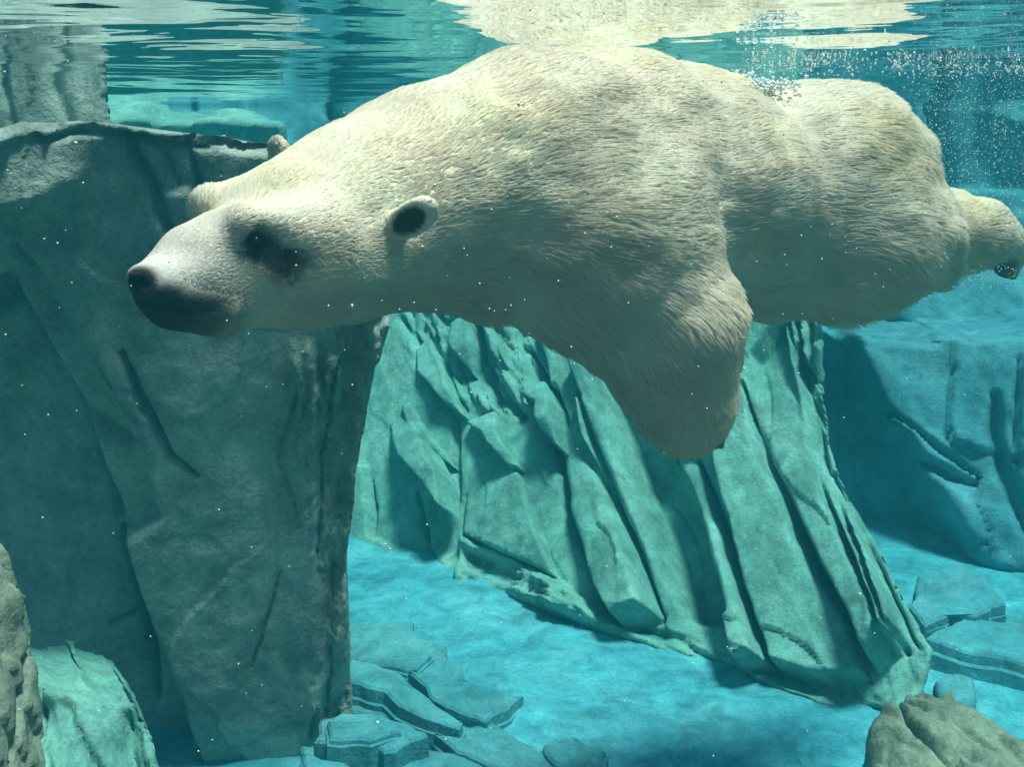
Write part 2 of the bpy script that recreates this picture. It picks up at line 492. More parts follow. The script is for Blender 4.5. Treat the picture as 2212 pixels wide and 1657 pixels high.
# ---- the big overhanging block on the left
plb = Plane(P(0, 300, 3.36), P(620, 310, 3.52), P(400, 1650, 3.80))
blk = rock_face('rock_block', plb,
    [(-420, 330), (-60, 305), (48, 262), (250, 272), (450, 290), (610, 306), (720, 420), (800, 560), (846, 690), (820, 770),
     (800, 850), (775, 980), (765, 1100), (748, 1260), (750, 1400), (765, 1560), (770, 1900), (-420, 1900)],
    feats=[
        # left side stands back behind the diagonal edge
        ('raise', [(-500, 700), (-20, 560), (60, 590), (150, 760), (250, 880), (300, 1000), (330, 1120), (240, 1200), (210, 1100), (110, 860), (30, 720), (-500, 1000)], -0.10, 0.03),
        ('raise', [(-500, 800), (0, 640), (90, 800), (160, 950), (230, 1130), (285, 1300), (340, 1460), (400, 1620), (450, 1800), (-500, 1900)], -0.36, 0.035, 0.12, 0.02),
        ('raise', [(-500, 500), (0, 470), (35, 520), (60, 600), (-500, 760)], 0.05, 0.02),
        ('raise', [(-500, 250), (45, 250), (180, 300), (160, 390), (120, 440), (-20, 470), (-500, 480)], 0.06, 0.05, 0, -0.4),
        ('crack', [(30, 540), (90, 640), (170, 760), (240, 850)], 0.03, 0.07),
        ('crack', [(0, 640), (100, 830), (170, 970), (230, 1130), (290, 1310), (350, 1470), (420, 1640), (470, 1760)], 0.024, 0.16),
        ('crack', [(95, 800), (150, 900), (230, 960), (275, 985)], 0.05, 0.06),
        ('crack', [(262, 770), (300, 850), (330, 930), (362, 985), (420, 1030)], 0.020, 0.10),
        ('crack', [(245, 1240), (275, 1400), (300, 1500), (330, 1640)], 0.022, 0.10),
        ('crack', [(215, 1462), (270, 1440), (345, 1425)], 0.02, 0.07),
        ('crack', [(278, 300), (310, 370), (345, 450), (395, 560)], 0.025, 0.08),
        ('crack', [(345, 305), (365, 350), (385, 400)], 0.014, 0.03),
        ('crack', [(400, 300), (420, 350), (445, 420)], 0.016, 0.05),
        ('raise', [(270, 295), (400, 300), (440, 400), (330, 420)], -0.03, 0.02),
        ('strata', [(-300, 320), (40, 255), (620, 300), (640, 325), (400, 318), (250, 302), (60, 300), (-300, 360)], 0.045, ((60, 285), (600, 312)), 34, 0.012),
        ('crack', [(60, 292), (250, 298), (420, 312), (600, 322)], 0.007, 0.02),
        # chipped right flank
        ('raise', [(640, 740), (760, 690), (900, 640), (900, 1900), (690, 1900), (680, 1300), (640, 1000)], -0.05, 0.03, -0.35, 0),
        ('raise', [(790, 700), (850, 690), (830, 770), (800, 800)], 0.08, 0.015),
        ('strata', [(610, 730), (760, 690), (900, 640), (900, 1900), (660, 1900), (660, 1500), (690, 1300), (640, 1150), (600, 1000)], 0.045, ((745, 740), (700, 1500)), 14, 0.05),
        ('crack', [(735, 760), (700, 900), (690, 1100), (684, 1260)], 0.010, 0.05),
        ('crack', [(722, 1240), (708, 1400), (712, 1560)], 0.009, 0.05),
        ('crack', [(640, 830), (600, 1000), (640, 1150)], 0.016, 0.02),
        ('crack', [(600, 1250), (575, 1350), (550, 1440)], 0.012, 0.03),
        ('crack', [(690, 1260), (730, 1262), (752, 1255)], 0.012, 0.04),
        ('crack', [(690, 640), (640, 700), (560, 720)], 0.02, 0.03),
    ],
    res=0.009, thick=1.3, slope=20, bevel=0.02, edge_j=0.012, amp=0.03, nscale=1.2, grain=((720, 800), (700, 1500)), grain_amp=0.010, facet=(0.008, 0.9, 0.5),
    mat=M_BLOCK, seed=2, back=(-0.16, 1, -0.02))
tag(blk, 'huge overhanging grey-green rock block with diagonal clefts behind the bear\'s head', 'rock')

# ---- the buttress in the middle
plm = Plane(PZ(800, 1160, FLOOR_Z), PZ(1900, 1545, FLOOR_Z), P(1500, 700, 6.15))
GR = ((1300, 700), (1560, 1350))
butt = empty('rock_buttress', tuple(PZ(1400, 1400, FLOOR_Z)), 'wide turquoise rock face of slanting slabs under the bear\'s belly', 'rock')
rock_face('rock_face', plm,
    [(640, 300), (1700, 200), (1790, 560), (1800, 700), (1765, 800), (1770, 900), (1830, 1060), (1890, 1180), (1950, 1300), (2010, 1400),
     (1960, 1600), (1860, 1600), (1700, 1560), (1600, 1505), (1480, 1460), (1300, 1425), (1150, 1365), (1000, 1300), (800, 1205), (640, 1205)],
    feats=[
        ('crack', [(870, 690), (930, 800), (985, 880)], 0.05, 0.10),
        ('crack', [(1020, 660), (1050, 770), (1075, 850), (1130, 900)], 0.05, 0.14),
        ('crack', [(985, 900), (980, 1000), (985, 1080)], 0.05, 0.08),
        ('crack', [(1130, 740), (1180, 850), (1195, 960), (1230, 1110), (1280, 1220), (1330, 1330)], 0.045, 0.16),
        ('crack', [(1240, 800), (1290, 960), (1340, 1100), (1400, 1230), (1440, 1340)], 0.03, 0.13),
        ('raise', [(1280, 780), (1370, 800), (1440, 980), (1510, 1130), (1560, 1270), (1590, 1350), (1500, 1330), (1440, 1220), (1370, 1060)], -0.26, 0.05, 0.0, 0.0),
        ('raise', [(1150, 830), (1195, 830), (1260, 990), (1340, 1110), (1400, 1240), (1440, 1340), (1380, 1370), (1320, 1300), (1250, 1130), (1190, 960)], 0.11, 0.012, 0.22, -0.14),
        ('raise', [(1240, 790), (1290, 790), (1345, 960), (1405, 1100), (1475, 1240), (1520, 1380), (1455, 1375), (1402, 1230), (1342, 1100), (1270, 960)], 0.07, 0.012, -0.15, -0.05),
        ('raise', [(1430, 940), (1495, 970), (1560, 1150), (1620, 1300), (1680, 1450), (1630, 1460), (1570, 1310), (1500, 1130)], 0.12, 0.012, 0.30, -0.12),
        ('raise', [(1530, 760), (1612, 800), (1660, 1000), (1720, 1120), (1790, 1260), (1850, 1380), (1885, 1470), (1800, 1490), (1690, 1450), (1630, 1290), (1570, 1100), (1545, 960)], 0.13, 0.012, -0.04, -0.08),
        ('raise', [(1625, 760), (1690, 680), (1730, 900), (1790, 1080), (1850, 1220), (1930, 1390), (1900, 1450), (1860, 1370), (1800, 1250), (1730, 1105), (1670, 990)], 0.12, 0.012, 0.22, -0.16),
        ('raise', [(1705, 640), (1770, 860), (1800, 1000), (1880, 1200), (1960, 1380), (1940, 1410), (1850, 1200), (1785, 1040), (1742, 890)], 0.10, 0.012, 0.40, -0.1),
        ('crack', [(1505, 985), (1565, 1160), (1625, 1310), (1685, 1460)], 0.03, 0.16),
        ('crack', [(1610, 840), (1660, 1000), (1720, 1120), (1790, 1260), (1850, 1380), (1880, 1470)], 0.028, 0.14),
        ('crack', [(1690, 640), (1720, 760), (1760, 860), (1775, 960), (1840, 1140), (1920, 1330), (1960, 1410)], 0.028, 0.12),
        ('crack', [(1800, 1010), (1880, 1200), (1950, 1340), (1985, 1400)], 0.018, 0.09),
        ('raise', [(1690, 600), (1800, 600), (1800, 720), (1760, 800), (1720, 760)], 0.12, 0.02, 0.3, 0),
        ('crack', [(1740, 640), (1748, 720), (1756, 800)], 0.025, 0.09),
        ('raise', [(620, 1000), (790, 1010), (800, 1160), (990, 1255), (1000, 1290), (620, 1200)], 0.05, 0.02),
        ('crack', [(800, 1040), (805, 1100), (800, 1160)], 0.02, 0.06),
        ('crack', [(900, 1060), (920, 1150), (930, 1210)], 0.016, 0.08),
        ('raise', [(1000, 1160), (1080, 1190), (1200, 1260), (1290, 1330), (1350, 1390), (1000, 1300)], 0.07, 0.03),
        ('raise', [(960, 1215), (1150, 1275), (1300, 1340), (1480, 1375), (1600, 1410), (1700, 1462), (1850, 1500), (1960, 1510), (1990, 1640), (960, 1320)], 0.07, 0.09),
        ('strata', [(1000, 1170), (1180, 1230), (1330, 1330), (1480, 1370), (1700, 1450), (1900, 1490), (1950, 1600), (1000, 1330)], 0.07, ((1050, 1210), (1480, 1420)), 12, 0.05),
        ('strata', [(1690, 580), (1800, 580), (1800, 720), (1770, 850), (1740, 830), (1715, 740)], 0.10, ((1720, 620), (1760, 840)), 14, 0.03),
        ('strata', [(870, 640), (1160, 680), (1200, 900), (1000, 900), (880, 760)], 0.10, ((1000, 660), (1100, 900)), 9, 0.05),
    ],
    res=0.011, thick=1.2, slope=12, bevel=0.02, edge_j=0.012, amp=0.022, nscale=1.2, grain=GR, grain_amp=0.010, facet=(0.010, 1.1, 0.22), mat=M_WALL, parent=butt, seed=31, warp=0.012)
slabs = [
    ([(800, 760), (830, 790), (850, 850), (920, 960), (980, 1050), (985, 1120), (940, 1060), (880, 1000), (820, 900), (790, 860)], 0.10, (0.25, -0.25)),
    ([(870, 700), (905, 700), (980, 850), (1000, 900), (960, 870), (900, 800)], 0.07, (0.1, -0.2)),
    ([(1005, 860), (1045, 855), (1075, 930), (1110, 1000), (1090, 1000), (1040, 930), (1000, 905)], 0.12, (0.1, -0.4)),
    ([(990, 910), (1050, 930), (1120, 1030), (1160, 1150), (1200, 1250), (1100, 1200), (1000, 1150)], 0.06, (0.15, -0.05)),
    ([(1080, 795), (1150, 800), (1190, 870), (1200, 960), (1180, 940), (1150, 860), (1100, 825)], 0.13, (0.2, -0.35)),
    ([(1150, 830), (1190, 830), (1240, 960), (1310, 1120), (1390, 1270), (1420, 1370), (1340, 1330), (1290, 1210), (1230, 1080)], 0.10, (0.25, -0.15)),
    ([(1330, 1110), (1380, 1100), (1440, 1230), (1500, 1360), (1440, 1370), (1390, 1250)], 0.06, (0.1, -0.1)),
    ([(1430, 960), (1490, 980), (1540, 1130), (1600, 1300), (1660, 1440), (1610, 1440), (1560, 1300), (1480, 1120)], 0.08, (0.25, -0.1)),
    ([(1530, 800), (1610, 840), (1650, 1000), (1720, 1140), (1800, 1290), (1870, 1450), (1790, 1490), (1690, 1450), (1620, 1280), (1550, 1060)], 0.13, (0.05, -0.10)),
    ([(1620, 780), (1690, 760), (1730, 900), (1790, 1080), (1870, 1280), (1920, 1400), (1880, 1420), (1790, 1250), (1700, 1080), (1650, 930)], 0.11, (0.2, -0.12)),
    ([(1790, 1020), (1840, 1140), (1920, 1320), (1990, 1400), (1950, 1420), (1860, 1240)], 0.12, (0.3, 0.0)),
    ([(840, 830), (880, 870), (960, 980), (970, 1000), (900, 960)], 0.05, (0, -0.2)),
    ([(960, 660), (1005, 650), (1020, 740), (1010, 800), (970, 740)], 0.10, (0.1, -0.2)),
]
for i, (poly, off, tl) in enumerate(slabs):
    if i in (5, 6, 7, 8, 9, 10): continue
    tl = (tl[0] * 1.3, tl[1] * 1.5)
    rock_face('slab', plm.shifted(off), poly, res=0.012, thick=off + 0.12, slope=4, bevel=0.006, edge_j=0.010, flare=0.30, amp=0.006, nscale=2.2,
              grain=GR, grain_amp=0.006, warp=0.006, facet=(0.004, 0.8, 0.15), endfade=off + 0.03, tilt=tl, back=tuple(-plm.n), mat=M_WALL, parent=butt, seed=60 + i)

# ---- the rock behind on the right
plr = Plane(PZ(1920, 1195, FLOOR_Z), PZ(2300, 1240, FLOOR_Z), P(1950, 700, 6.7))
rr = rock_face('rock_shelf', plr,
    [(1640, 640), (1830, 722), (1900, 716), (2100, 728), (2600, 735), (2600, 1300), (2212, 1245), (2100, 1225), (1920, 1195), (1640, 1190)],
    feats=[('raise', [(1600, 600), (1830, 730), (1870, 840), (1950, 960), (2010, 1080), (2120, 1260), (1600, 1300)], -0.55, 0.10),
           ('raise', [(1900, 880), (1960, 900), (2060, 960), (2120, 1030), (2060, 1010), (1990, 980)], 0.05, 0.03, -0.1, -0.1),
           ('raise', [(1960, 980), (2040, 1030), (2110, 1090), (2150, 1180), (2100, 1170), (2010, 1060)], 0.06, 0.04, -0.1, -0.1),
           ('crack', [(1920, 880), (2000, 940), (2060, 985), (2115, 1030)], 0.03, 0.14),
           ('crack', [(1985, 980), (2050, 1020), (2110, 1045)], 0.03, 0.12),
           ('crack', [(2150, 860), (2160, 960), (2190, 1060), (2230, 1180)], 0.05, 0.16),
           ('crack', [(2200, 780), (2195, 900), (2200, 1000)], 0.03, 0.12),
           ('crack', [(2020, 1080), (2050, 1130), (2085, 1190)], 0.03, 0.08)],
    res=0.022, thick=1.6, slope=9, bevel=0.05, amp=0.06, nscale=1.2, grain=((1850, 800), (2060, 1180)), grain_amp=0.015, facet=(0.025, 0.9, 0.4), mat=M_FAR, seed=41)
tag(rr, 'blue flat-topped rock shelf under the bear\'s hind leg, cleft by slanting ridges', 'rock')
pls = Plane(P(1950, 700, 7.3), P(2300, 700, 7.4), P(1950, 620, 7.5))
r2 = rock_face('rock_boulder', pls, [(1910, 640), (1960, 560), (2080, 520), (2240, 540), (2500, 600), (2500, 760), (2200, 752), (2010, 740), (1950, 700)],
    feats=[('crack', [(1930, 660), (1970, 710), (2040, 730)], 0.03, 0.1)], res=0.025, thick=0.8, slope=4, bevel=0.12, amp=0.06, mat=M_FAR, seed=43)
tag(r2, 'rounded blue boulder lying on top of the flat rock shelf', 'rock')

# ---- rocks on the floor to the right
def floor_rock(name, outline, z0, height, label, mat=M_LEDGE, res=0.010, seed=0, feats=(), tilt=(0, 0), amp=0.02, slope=3.0, bevel=0.03, parent=None):
    pl = Plane(np.array([0, 4, z0 + height]), np.array([1, 4, z0 + height]), np.array([0, 5, z0 + height]), up=(0, 1, 0))
    if pl.n[2] < 0:
        pl.n = -pl.n; pl.u = np.cross(pl.v, pl.n)
    o = rock_face(name, pl, outline, feats=feats, res=res, thick=height + 0.10, slope=slope, bevel=bevel, edge_j=0.007, amp=amp, nscale=2.0,
                  tilt=tilt, facet=(0.006, 0.5, 0.25), back=(0, 0, -1), mat=mat, parent=parent, seed=seed)
    if label: tag(o, label, 'rock')
    return o
floor_rock('rock_stump', [(2020, 1462), (2060, 1448), (2105, 1462), (2112, 1500), (2075, 1515), (2030, 1505)], FLOOR_Z, 0.14,
           'small round-topped stone on the floor behind the brown corner rock', seed=73, slope=5, res=0.009)

def plate(name, outline, z0, height, label, mat=M_LEDGE, seed=0, tilt=(0, 0), parent=None, flare=0.02):
    """a slate-like plate: broken outline, chamfered lip, faceted top"""
    pts = np.array([PZ(x, y, z0 + height)[:2] for x, y in outline])
    dense = []
    for a, b in zip(pts, np.roll(pts, -1, 0)):
        k = max(1, int(np.linalg.norm(b - a) / 0.035))
        dense += [a + (b - a) * i / k for i in range(k)]
    q = np.array(dense)
    c = pts.mean(0)
    nrm = np.roll(q, -1, 0) - np.roll(q, 1, 0); nrm = np.stack([nrm[:, 1], -nrm[:, 0]], -1); nrm /= np.linalg.norm(nrm, axis=1)[:, None] + 1e-9
    area = 0.5 * np.sum(q[:, 0] * np.roll(q[:, 1], -1) - np.roll(q[:, 0], -1) * q[:, 1])
    if area < 0: nrm = -nrm
    jit = 0.016 * fbm(q[:, 0] * 9, q[:, 1] * 9, seed * 1.3, 4, seed, 0.65)
    q = q + nrm * jit[:, None]
    def ring(off, dz, top):
        p = q + nrm * off
        z = z0 + dz + (np.array(tilt) @ (p - c).T + 0.008 * fbm(p[:, 0] * 4, p[:, 1] * 4, seed * 2.1, 3, seed + 3)) * top
        return np.column_stack([p, z])
    n = len(q)
    mid = 0.4 + 0.25 * math.sin(seed)
    rings = [ring(flare, -0.12, 0), ring(flare * 0.6, height * mid, 0.6), ring(flare * 0.15, height * mid + 0.004, 0.7), ring(0, height - 0.010, 1), ring(-0.012, height, 1)]
    bm = bmesh.new()
    vs = [[bm.verts.new(v) for v in r] for r in rings]
    for r0, r1 in zip(vs[:-1], vs[1:]):
        for i in range(n):
            f = (r0[i], r0[(i + 1) % n], r1[(i + 1) % n], r1[i])
            bm.faces.new(f if area > 0 else f[::-1])
    top = bm.faces.new(vs[-1] if area > 0 else vs[-1][::-1])
    bmesh.ops.triangulate(bm, faces=[top])
    me = bpy.data.meshes.new(name); bm.to_mesh(me); bm.free()
    me.materials.append(mat)
    o = link(name, me, parent)
    if label: tag(o, label, 'rock')
    return o

plate('rock_outcrop', [(1985, 1255), (2060, 1240), (2130, 1262), (2175, 1310), (2110, 1325), (2060, 1318), (2000, 1330), (1970, 1300)], FLOOR_Z, 0.17,
      'wedge-shaped blue rock with a dark undercut on the floor beside the buttress foot', seed=71, tilt=(0.10, 0.15), flare=0.01)
plate('rock_outcrop', [(1990, 1380), (2080, 1345), (2160, 1352), (2240, 1340), (2400, 1370), (2400, 1470), (2240, 1430), (2170, 1418), (2100, 1410)], FLOOR_Z, 0.10,
      'long low blue rock slab on the floor in front of the wedge rock', seed=72, tilt=(0.0, 0.12), flare=0.06)

# brown rock in the lower right corner
plq = Plane(P(1900, 1600, 3.45), P(2200, 1650, 3.2), P(1960, 1520, 3.75))
rq = rock_face('rock_mound', plq, [(1895, 1540), (1960, 1512), (2060, 1535), (2212, 1570), (2500, 1640), (2500, 2100), (1780, 2100), (1830, 1800), (1865, 1660)],
    feats=[('strata', [(1800, 1480), (2600, 1480), (2600, 2000), (1800, 2000)], 0.025, ((1930, 1530), (2200, 1650)), 16, 0.05),
           ('crack', [(1930, 1530), (1980, 1590), (2040, 1640), (2120, 1700)], 0.03, 0.07),
           ('crack', [(2030, 1550), (2090, 1580), (2160, 1620)], 0.012, 0.04),
           ('raise', [(1860, 1570), (1940, 1560), (2010, 1640), (2060, 1720), (1960, 1900), (1760, 1900)], -0.10, 0.02, -0.6, 0),
           ('crack', [(1960, 1560), (2010, 1600), (2030, 1650)], 0.02, 0.06)],
    res=0.010, thick=0.6, slope=3, bevel=0.05, amp=0.03, nscale=2.5, grain=((1930, 1530), (2200, 1640)), grain_amp=0.015, facet=(0.022, 0.4, 0.09), mat=M_BROWN, seed=47, back=(0.1, 0.5, -0.8))
tag(rq, 'brown-green weathered rock mound poking up from the floor in front of the buttress', 'rock')

# lower left corner rocks
pll = Plane(P(0, 1300, 2.45), P(60, 1400, 2.5), P(30, 1650, 2.3))
rl = rock_face('rock_spur', pll, [(-300, 1000), (-30, 1130), (5, 1200), (18, 1260), (52, 1318), (62, 1380), (72, 1520), (80, 1700), (90, 2100), (-300, 2100)],
    feats=[('crack', [(48, 1390), (30, 1460), (8, 1560), (-5, 1660)], 0.014, 0.05)],
    res=0.009, thick=0.5, slope=6, bevel=0.02, amp=0.03, nscale=3, facet=(0.02, 0.4, 0.1), mat=M_BROWN, seed=51, back=(-0.6, 1, -0.3))
tag(rl, 'tan rock spur beside the foot of the huge block, broken off at its tip', 'rock')
pll2 = Plane(P(80, 1460, 3.1), P(300, 1460, 3.1), P(200, 1650, 2.9))
rl2 = rock_face('rock_stub', pll2, [(40, 1452), (160, 1446), (200, 1470), (262, 1478), (285, 1510), (320, 1580), (345, 1680), (400, 2050), (40, 2050)],
    feats=[('strata', [(20, 1490), (400, 1490), (500, 2000), (20, 2000)], 0.03, ((220, 1480), (270, 1660)), 14, 0.05),
           ('crack', [(85, 1480), (78, 1560), (65, 1680)], 0.02, 0.06),
           ('crack', [(255, 1510), (262, 1570), (280, 1640)], 0.03, 0.09),
           ('crack', [(175, 1560), (195, 1620), (215, 1680)], 0.014, 0.04),
           ('raise', [(40, 1440), (200, 1440), (270, 1480), (200, 1490), (100, 1476)], -0.03, 0.02)],
    res=0.010, thick=0.55, slope=4, bevel=0.05, amp=0.035, nscale=3, grain=((200, 1480), (240, 1650)), grain_amp=0.01, facet=(0.022, 0.4, 0.10), mat=M_WALL, seed=53, back=(-0.5, 1, -0.25))
tag(rl2, 'pale turquoise rock stub with vertical clefts at the foot of the huge block', 'rock')

# ---- layered ledge on the floor
ledge = empty('rock_ledge', tuple(PZ(1000, 1500, FLOOR_Z)), 'layered blue rock ledge stepping down onto the floor beside the huge block', 'rock')
LED = [
    ([(690, 1345), (800, 1352), (895, 1349), (905, 1385), (965, 1397), (962, 1425), (1000, 1440), (1015, 1475), (880, 1466), (760, 1446), (690, 1430)], 0.0, 0.055, (0.03, 0.04)),
    ([(690, 1375), (780, 1380), (880, 1392), (930, 1415), (900, 1440), (800, 1434), (690, 1420)], 0.055, 0.03, (0.03, 0.06)),
    ([(880, 1462), (1015, 1475), (1060, 1498), (1128, 1500), (1105, 1528), (1050, 1556), (1010, 1545), (940, 1515)], 0.0, 0.085, (-0.06, 0.05)),
    ([(760, 1442), (860, 1462), (935, 1512), (1005, 1545), (990, 1560), (900, 1545), (830, 1500), (745, 1480)], 0.0, 0.13, (-0.10, 0.04)),
    ([(740, 1500), (850, 1515), (935, 1552), (1010, 1572), (1060, 1566), (1180, 1620), (1290, 1640), (1305, 1665), (1200, 1680), (1050, 1630), (900, 1580), (740, 1545)], 0.0, 0.055, (-0.03, 0.05)),
    ([(690, 1556), (740, 1543), (830, 1543), (925, 1583), (930, 1594), (830, 1622), (815, 1612), (740, 1610), (680, 1598)], 0.0, 0.15, (0.04, 0.05)),
    ([(710, 1560), (800, 1552), (870, 1578), (800, 1598), (715, 1594)], 0.15, 0.025, (0.0, 0.04)),
    ([(650, 1610), (690, 1606), (790, 1646), (900, 1614), (1000, 1632), (1160, 1700), (1160, 1800), (640, 1800)], 0.0, 0.085, (0.02, 0.04)),
    ([(655, 1630), (740, 1650), (790, 1668), (780, 1740), (650, 1740)], 0.085, 0.03, (0.0, 0.04)),
    ([(940, 1590), (1060, 1606), (1130, 1640), (1200, 1690), (1120, 1690), (1020, 1640)], 0.0, 0.10, (-0.04, 0.05)),
    ([(1170, 1612), (1240, 1600), (1310, 1625), (1300, 1660), (1200, 1650)], 0.0, 0.06, (0.0, 0.08)),
]
for i, (o_, z_, h_, t_) in enumerate(LED):
    plate('slab', o_, FLOOR_Z + z_ * 1.35, h_ * 1.35, None, seed=80 + i, tilt=t_, parent=ledge)

# ================================================================== THE BEAR
def ell(vx, vy, Y, r): return ('s', P(vx, vy, Y), r * px_size(vx, vy, Y))
# (name, a, b, ra, rb, k, flow, hair length) - joints as photo points with forward distance, radii in photo points
CH = []
def cone(a, b, k=0.10, hair=0.04, flow=None, col=0):
    (x0, y0, d0, r0), (x1, y1, d1, r1) = a, b
    A = P(x0, y0, d0); B = P(x1, y1, d1)
    ra = r0 * px_size(x0, y0, d0); rb = r1 * px_size(x1, y1, d1)
    fl = (B - A) if flow is None else np.asarray(flow, float)
    nl = np.linalg.norm(fl)
    CH.append((A, B, ra, rb, k, fl / nl if nl > 1e-6 else fl, hair))
# joints
nose = (346, 625, 1.875, 56)
j_muz = (385, 622, 1.92, 78)
j_sn = (500, 560, 2.02, 100)
j_sk = (640, 505, 2.16, 148)
j_nk1 = (760, 482, 2.28, 175)
j_nk2 = (920, 432, 2.46, 204)
j_sh = (1130, 388, 2.66, 240)
j_hm = (1310, 370, 2.80, 242)
j_mb = (1460, 405, 2.98, 236)
j_ln = (1620, 445, 3.14, 210)
j_rp = (1780, 405, 3.32, 200)
j_re = (1790, 400, 3.38, 172)
bk = P(*j_rp[:3]) - P(*j_sh[:3])
cone(j_re, (1880, 430, 3.42, 145), 0.06, 0.05, bk)
cone(j_rp, j_re, 0.06, 0.05, bk)
cone(j_ln, j_rp, 0.06, 0.05, bk)
cone(j_mb, j_ln, 0.06, 0.05, bk)
cone(j_hm, j_mb, 0.06, 0.045, bk)
cone(j_sh, j_hm, 0.06, 0.04, bk)
cone(j_nk2, j_sh, 0.12, 0.032)
cone(j_nk1, j_nk2, 0.12, 0.026)
cone(j_sk, j_nk1, 0.10, 0.020)
# skull, brows, snout, jaw, cheeks
hb = P(*j_nk1[:3]) - P(*j_sn[:3])
cone((458, 450, 2.13, 50), (600, 478, 2.18, 128), 0.022, 0.014, hb)      # far brow and forehead
cone((530, 484, 1.965, 40), (665, 505, 2.05, 78), 0.03, 0.014, hb)     # near brow
cone((410, 555, 1.96, 58), (500, 548, 2.03, 80), 0.03, 0.010, hb)       # bridge of the snout
cone(j_muz, j_sn, 0.05, 0.007, hb)
cone(nose, j_muz, 0.03, 0.004, hb)
cone((372, 658, 1.90, 50), (470, 652, 1.97, 64), 0.03, 0.005, hb)       # lower jaw
cone((470, 650, 1.98, 66), (640, 610, 2.10, 90), 0.05, 0.010, hb)
cone((690, 575, 2.08, 112), (740, 560, 2.16, 125), 0.08, 0.018, hb)     # near cheek
cone((300, 600, 1.84, 24), (335, 602, 1.86, 44), 0.03, 0.0, hb)      # nose pad
# chest and shoulder
cone((1080, 500, 2.58, 165), (1250, 500, 2.62, 200), 0.12, 0.045, bk)
cone((1260, 430, 2.62, 215), (1330, 520, 2.56, 205), 0.10, 0.045, bk)
# near foreleg
d_leg = P(1490, 930, 2.55) - P(1300, 520, 2.56)
cone((1300, 530, 2.56, 215), (1430, 690, 2.52, 165), 0.07, 0.045, d_leg + 0.6 * bk)
cone((1440, 690, 2.52, 160), (1470, 830, 2.54, 118), 0.05, 0.04, d_leg)
cone((1470, 830, 2.54, 116), (1484, 895, 2.53, 92), 0.04, 0.03, d_leg)
cone((1484, 895, 2.53, 90), (1490, 925, 2.52, 56), 0.04, 0.015, d_leg)
for q in range(5):                                                      # toes
    tx = 1432 + q * 28
    cone((tx, 925 + 6 * math.sin(q), 2.50, 24), (tx + 8, 968 - abs(q - 2) * 4, 2.485 + 0.008 * q, 17), 0.008, 0.014, d_leg)
# far foreleg, swept back under the belly behind the near one
cone((1300, 480, 2.98, 190), (1440, 610, 3.02, 130), 0.07, 0.045, bk)
cone((1440, 610, 3.02, 125), (1500, 760, 2.98, 88), 0.05, 0.04, d_leg)
cone((1500, 760, 2.98, 86), (1480, 850, 2.92, 62), 0.04, 0.02, d_leg)
# belly
cone((1450, 500, 2.86, 185), (1700, 480, 3.16, 165), 0.10, 0.05, bk)
cone((1480, 440, 2.80, 175), (1700, 460, 3.06, 180), 0.10, 0.05, bk)
# near hind leg
d_hind = P(2150, 530, 3.55) - P(1860, 480, 3.1)
cone((1760, 400, 3.16, 190), (1850, 520, 3.08, 150), 0.12, 0.055, bk - np.array([0, 0, .5]))
cone((1790, 400, 3.22, 185), (1920, 490, 3.22, 128), 0.10, 0.055, bk - np.array([0, 0, .4]))
cone((1850, 530, 3.08, 142), (1975, 528, 3.16, 96), 0.08, 0.055, d_hind)
cone((1960, 500, 3.34, 95), (2080, 505, 3.44, 70), 0.05, 0.045, d_hind)
cone((2080, 505, 3.44, 68), (2120, 505, 3.46, 62), 0.05, 0.03, d_hind)
cone((2120, 505, 3.46, 62), (2170, 535, 3.48, 48), 0.04, 0.02, d_hind)
for q in range(5):
    ty = 500 + q * 20
    cone((2168, ty, 3.51 - 0.02 * q, 22), (2192 - abs(q - 2) * 3, ty + 12, 3.52 - 0.02 * q, 17), 0.02, 0.014, d_hind)
# far hind leg
cone((1840, 400, 3.55, 185), (1920, 500, 3.62, 120), 0.08, 0.05, bk)
cone((1920, 500, 3.62, 115), (2040, 490, 3.78, 70), 0.05, 0.04, d_hind)
cone((2040, 490, 3.78, 66), (2110, 500, 3.86, 50), 0.04, 0.02, d_hind)
# tail
cone((1880, 290, 3.45, 44), (1925, 320, 3.52, 28), 0.04, 0.04, bk)

EARN = P(876, 486, 2.16); EARF = P(606, 345, 2.43)
e_axis = P(905, 470, 2.10) - P(820, 505, 2.19); e_axis /= np.linalg.norm(e_axis)

EAR_B = P(838, 504, 2.15); EAR_T = P(932, 448, 2.04)      # set on the head's surface while building
FACE = {}

def sd_cone(X, Y, Z, A, B, ra, rb):
    ab = B - A; L2 = max(float(ab @ ab), 1e-9)
    dx, dy, dz = X - A[0], Y - A[1], Z - A[2]
    t = np.clip((dx * ab[0] + dy * ab[1] + dz * ab[2]) / L2, 0, 1)
    dx = dx - t * ab[0]; dy = dy - t * ab[1]; dz = dz - t * ab[2]
    return np.sqrt(dx * dx + dy * dy + dz * dz) - (ra + (rb - ra) * t)

def smin(a, b, k):
    h = np.clip(0.5 + 0.5 * (b - a) / k, 0, 1)
    return b + (a - b) * h - k * h * (1 - h)

def ellipsoid_sd(X, Y, Z, c, axes, radii):
    d = [((X - c[0]) * a[0] + (Y - c[1]) * a[1] + (Z - c[2]) * a[2]) for a in axes]
    k0 = np.sqrt(sum((q / r) ** 2 for q, r in zip(d, radii)))
    k1 = np.sqrt(sum((q / r ** 2) ** 2 for q, r in zip(d, radii)))
    return k0 * (k0 - 1) / np.maximum(k1, 1e-6)

def ear_frame(tip_dir, face_dir):
    a = np.asarray(tip_dir, float); a /= np.linalg.norm(a)
    f = np.asarray(face_dir, float); f = f - a * (f @ a); f /= np.linalg.norm(f)
    return a, f, np.cross(a, f)

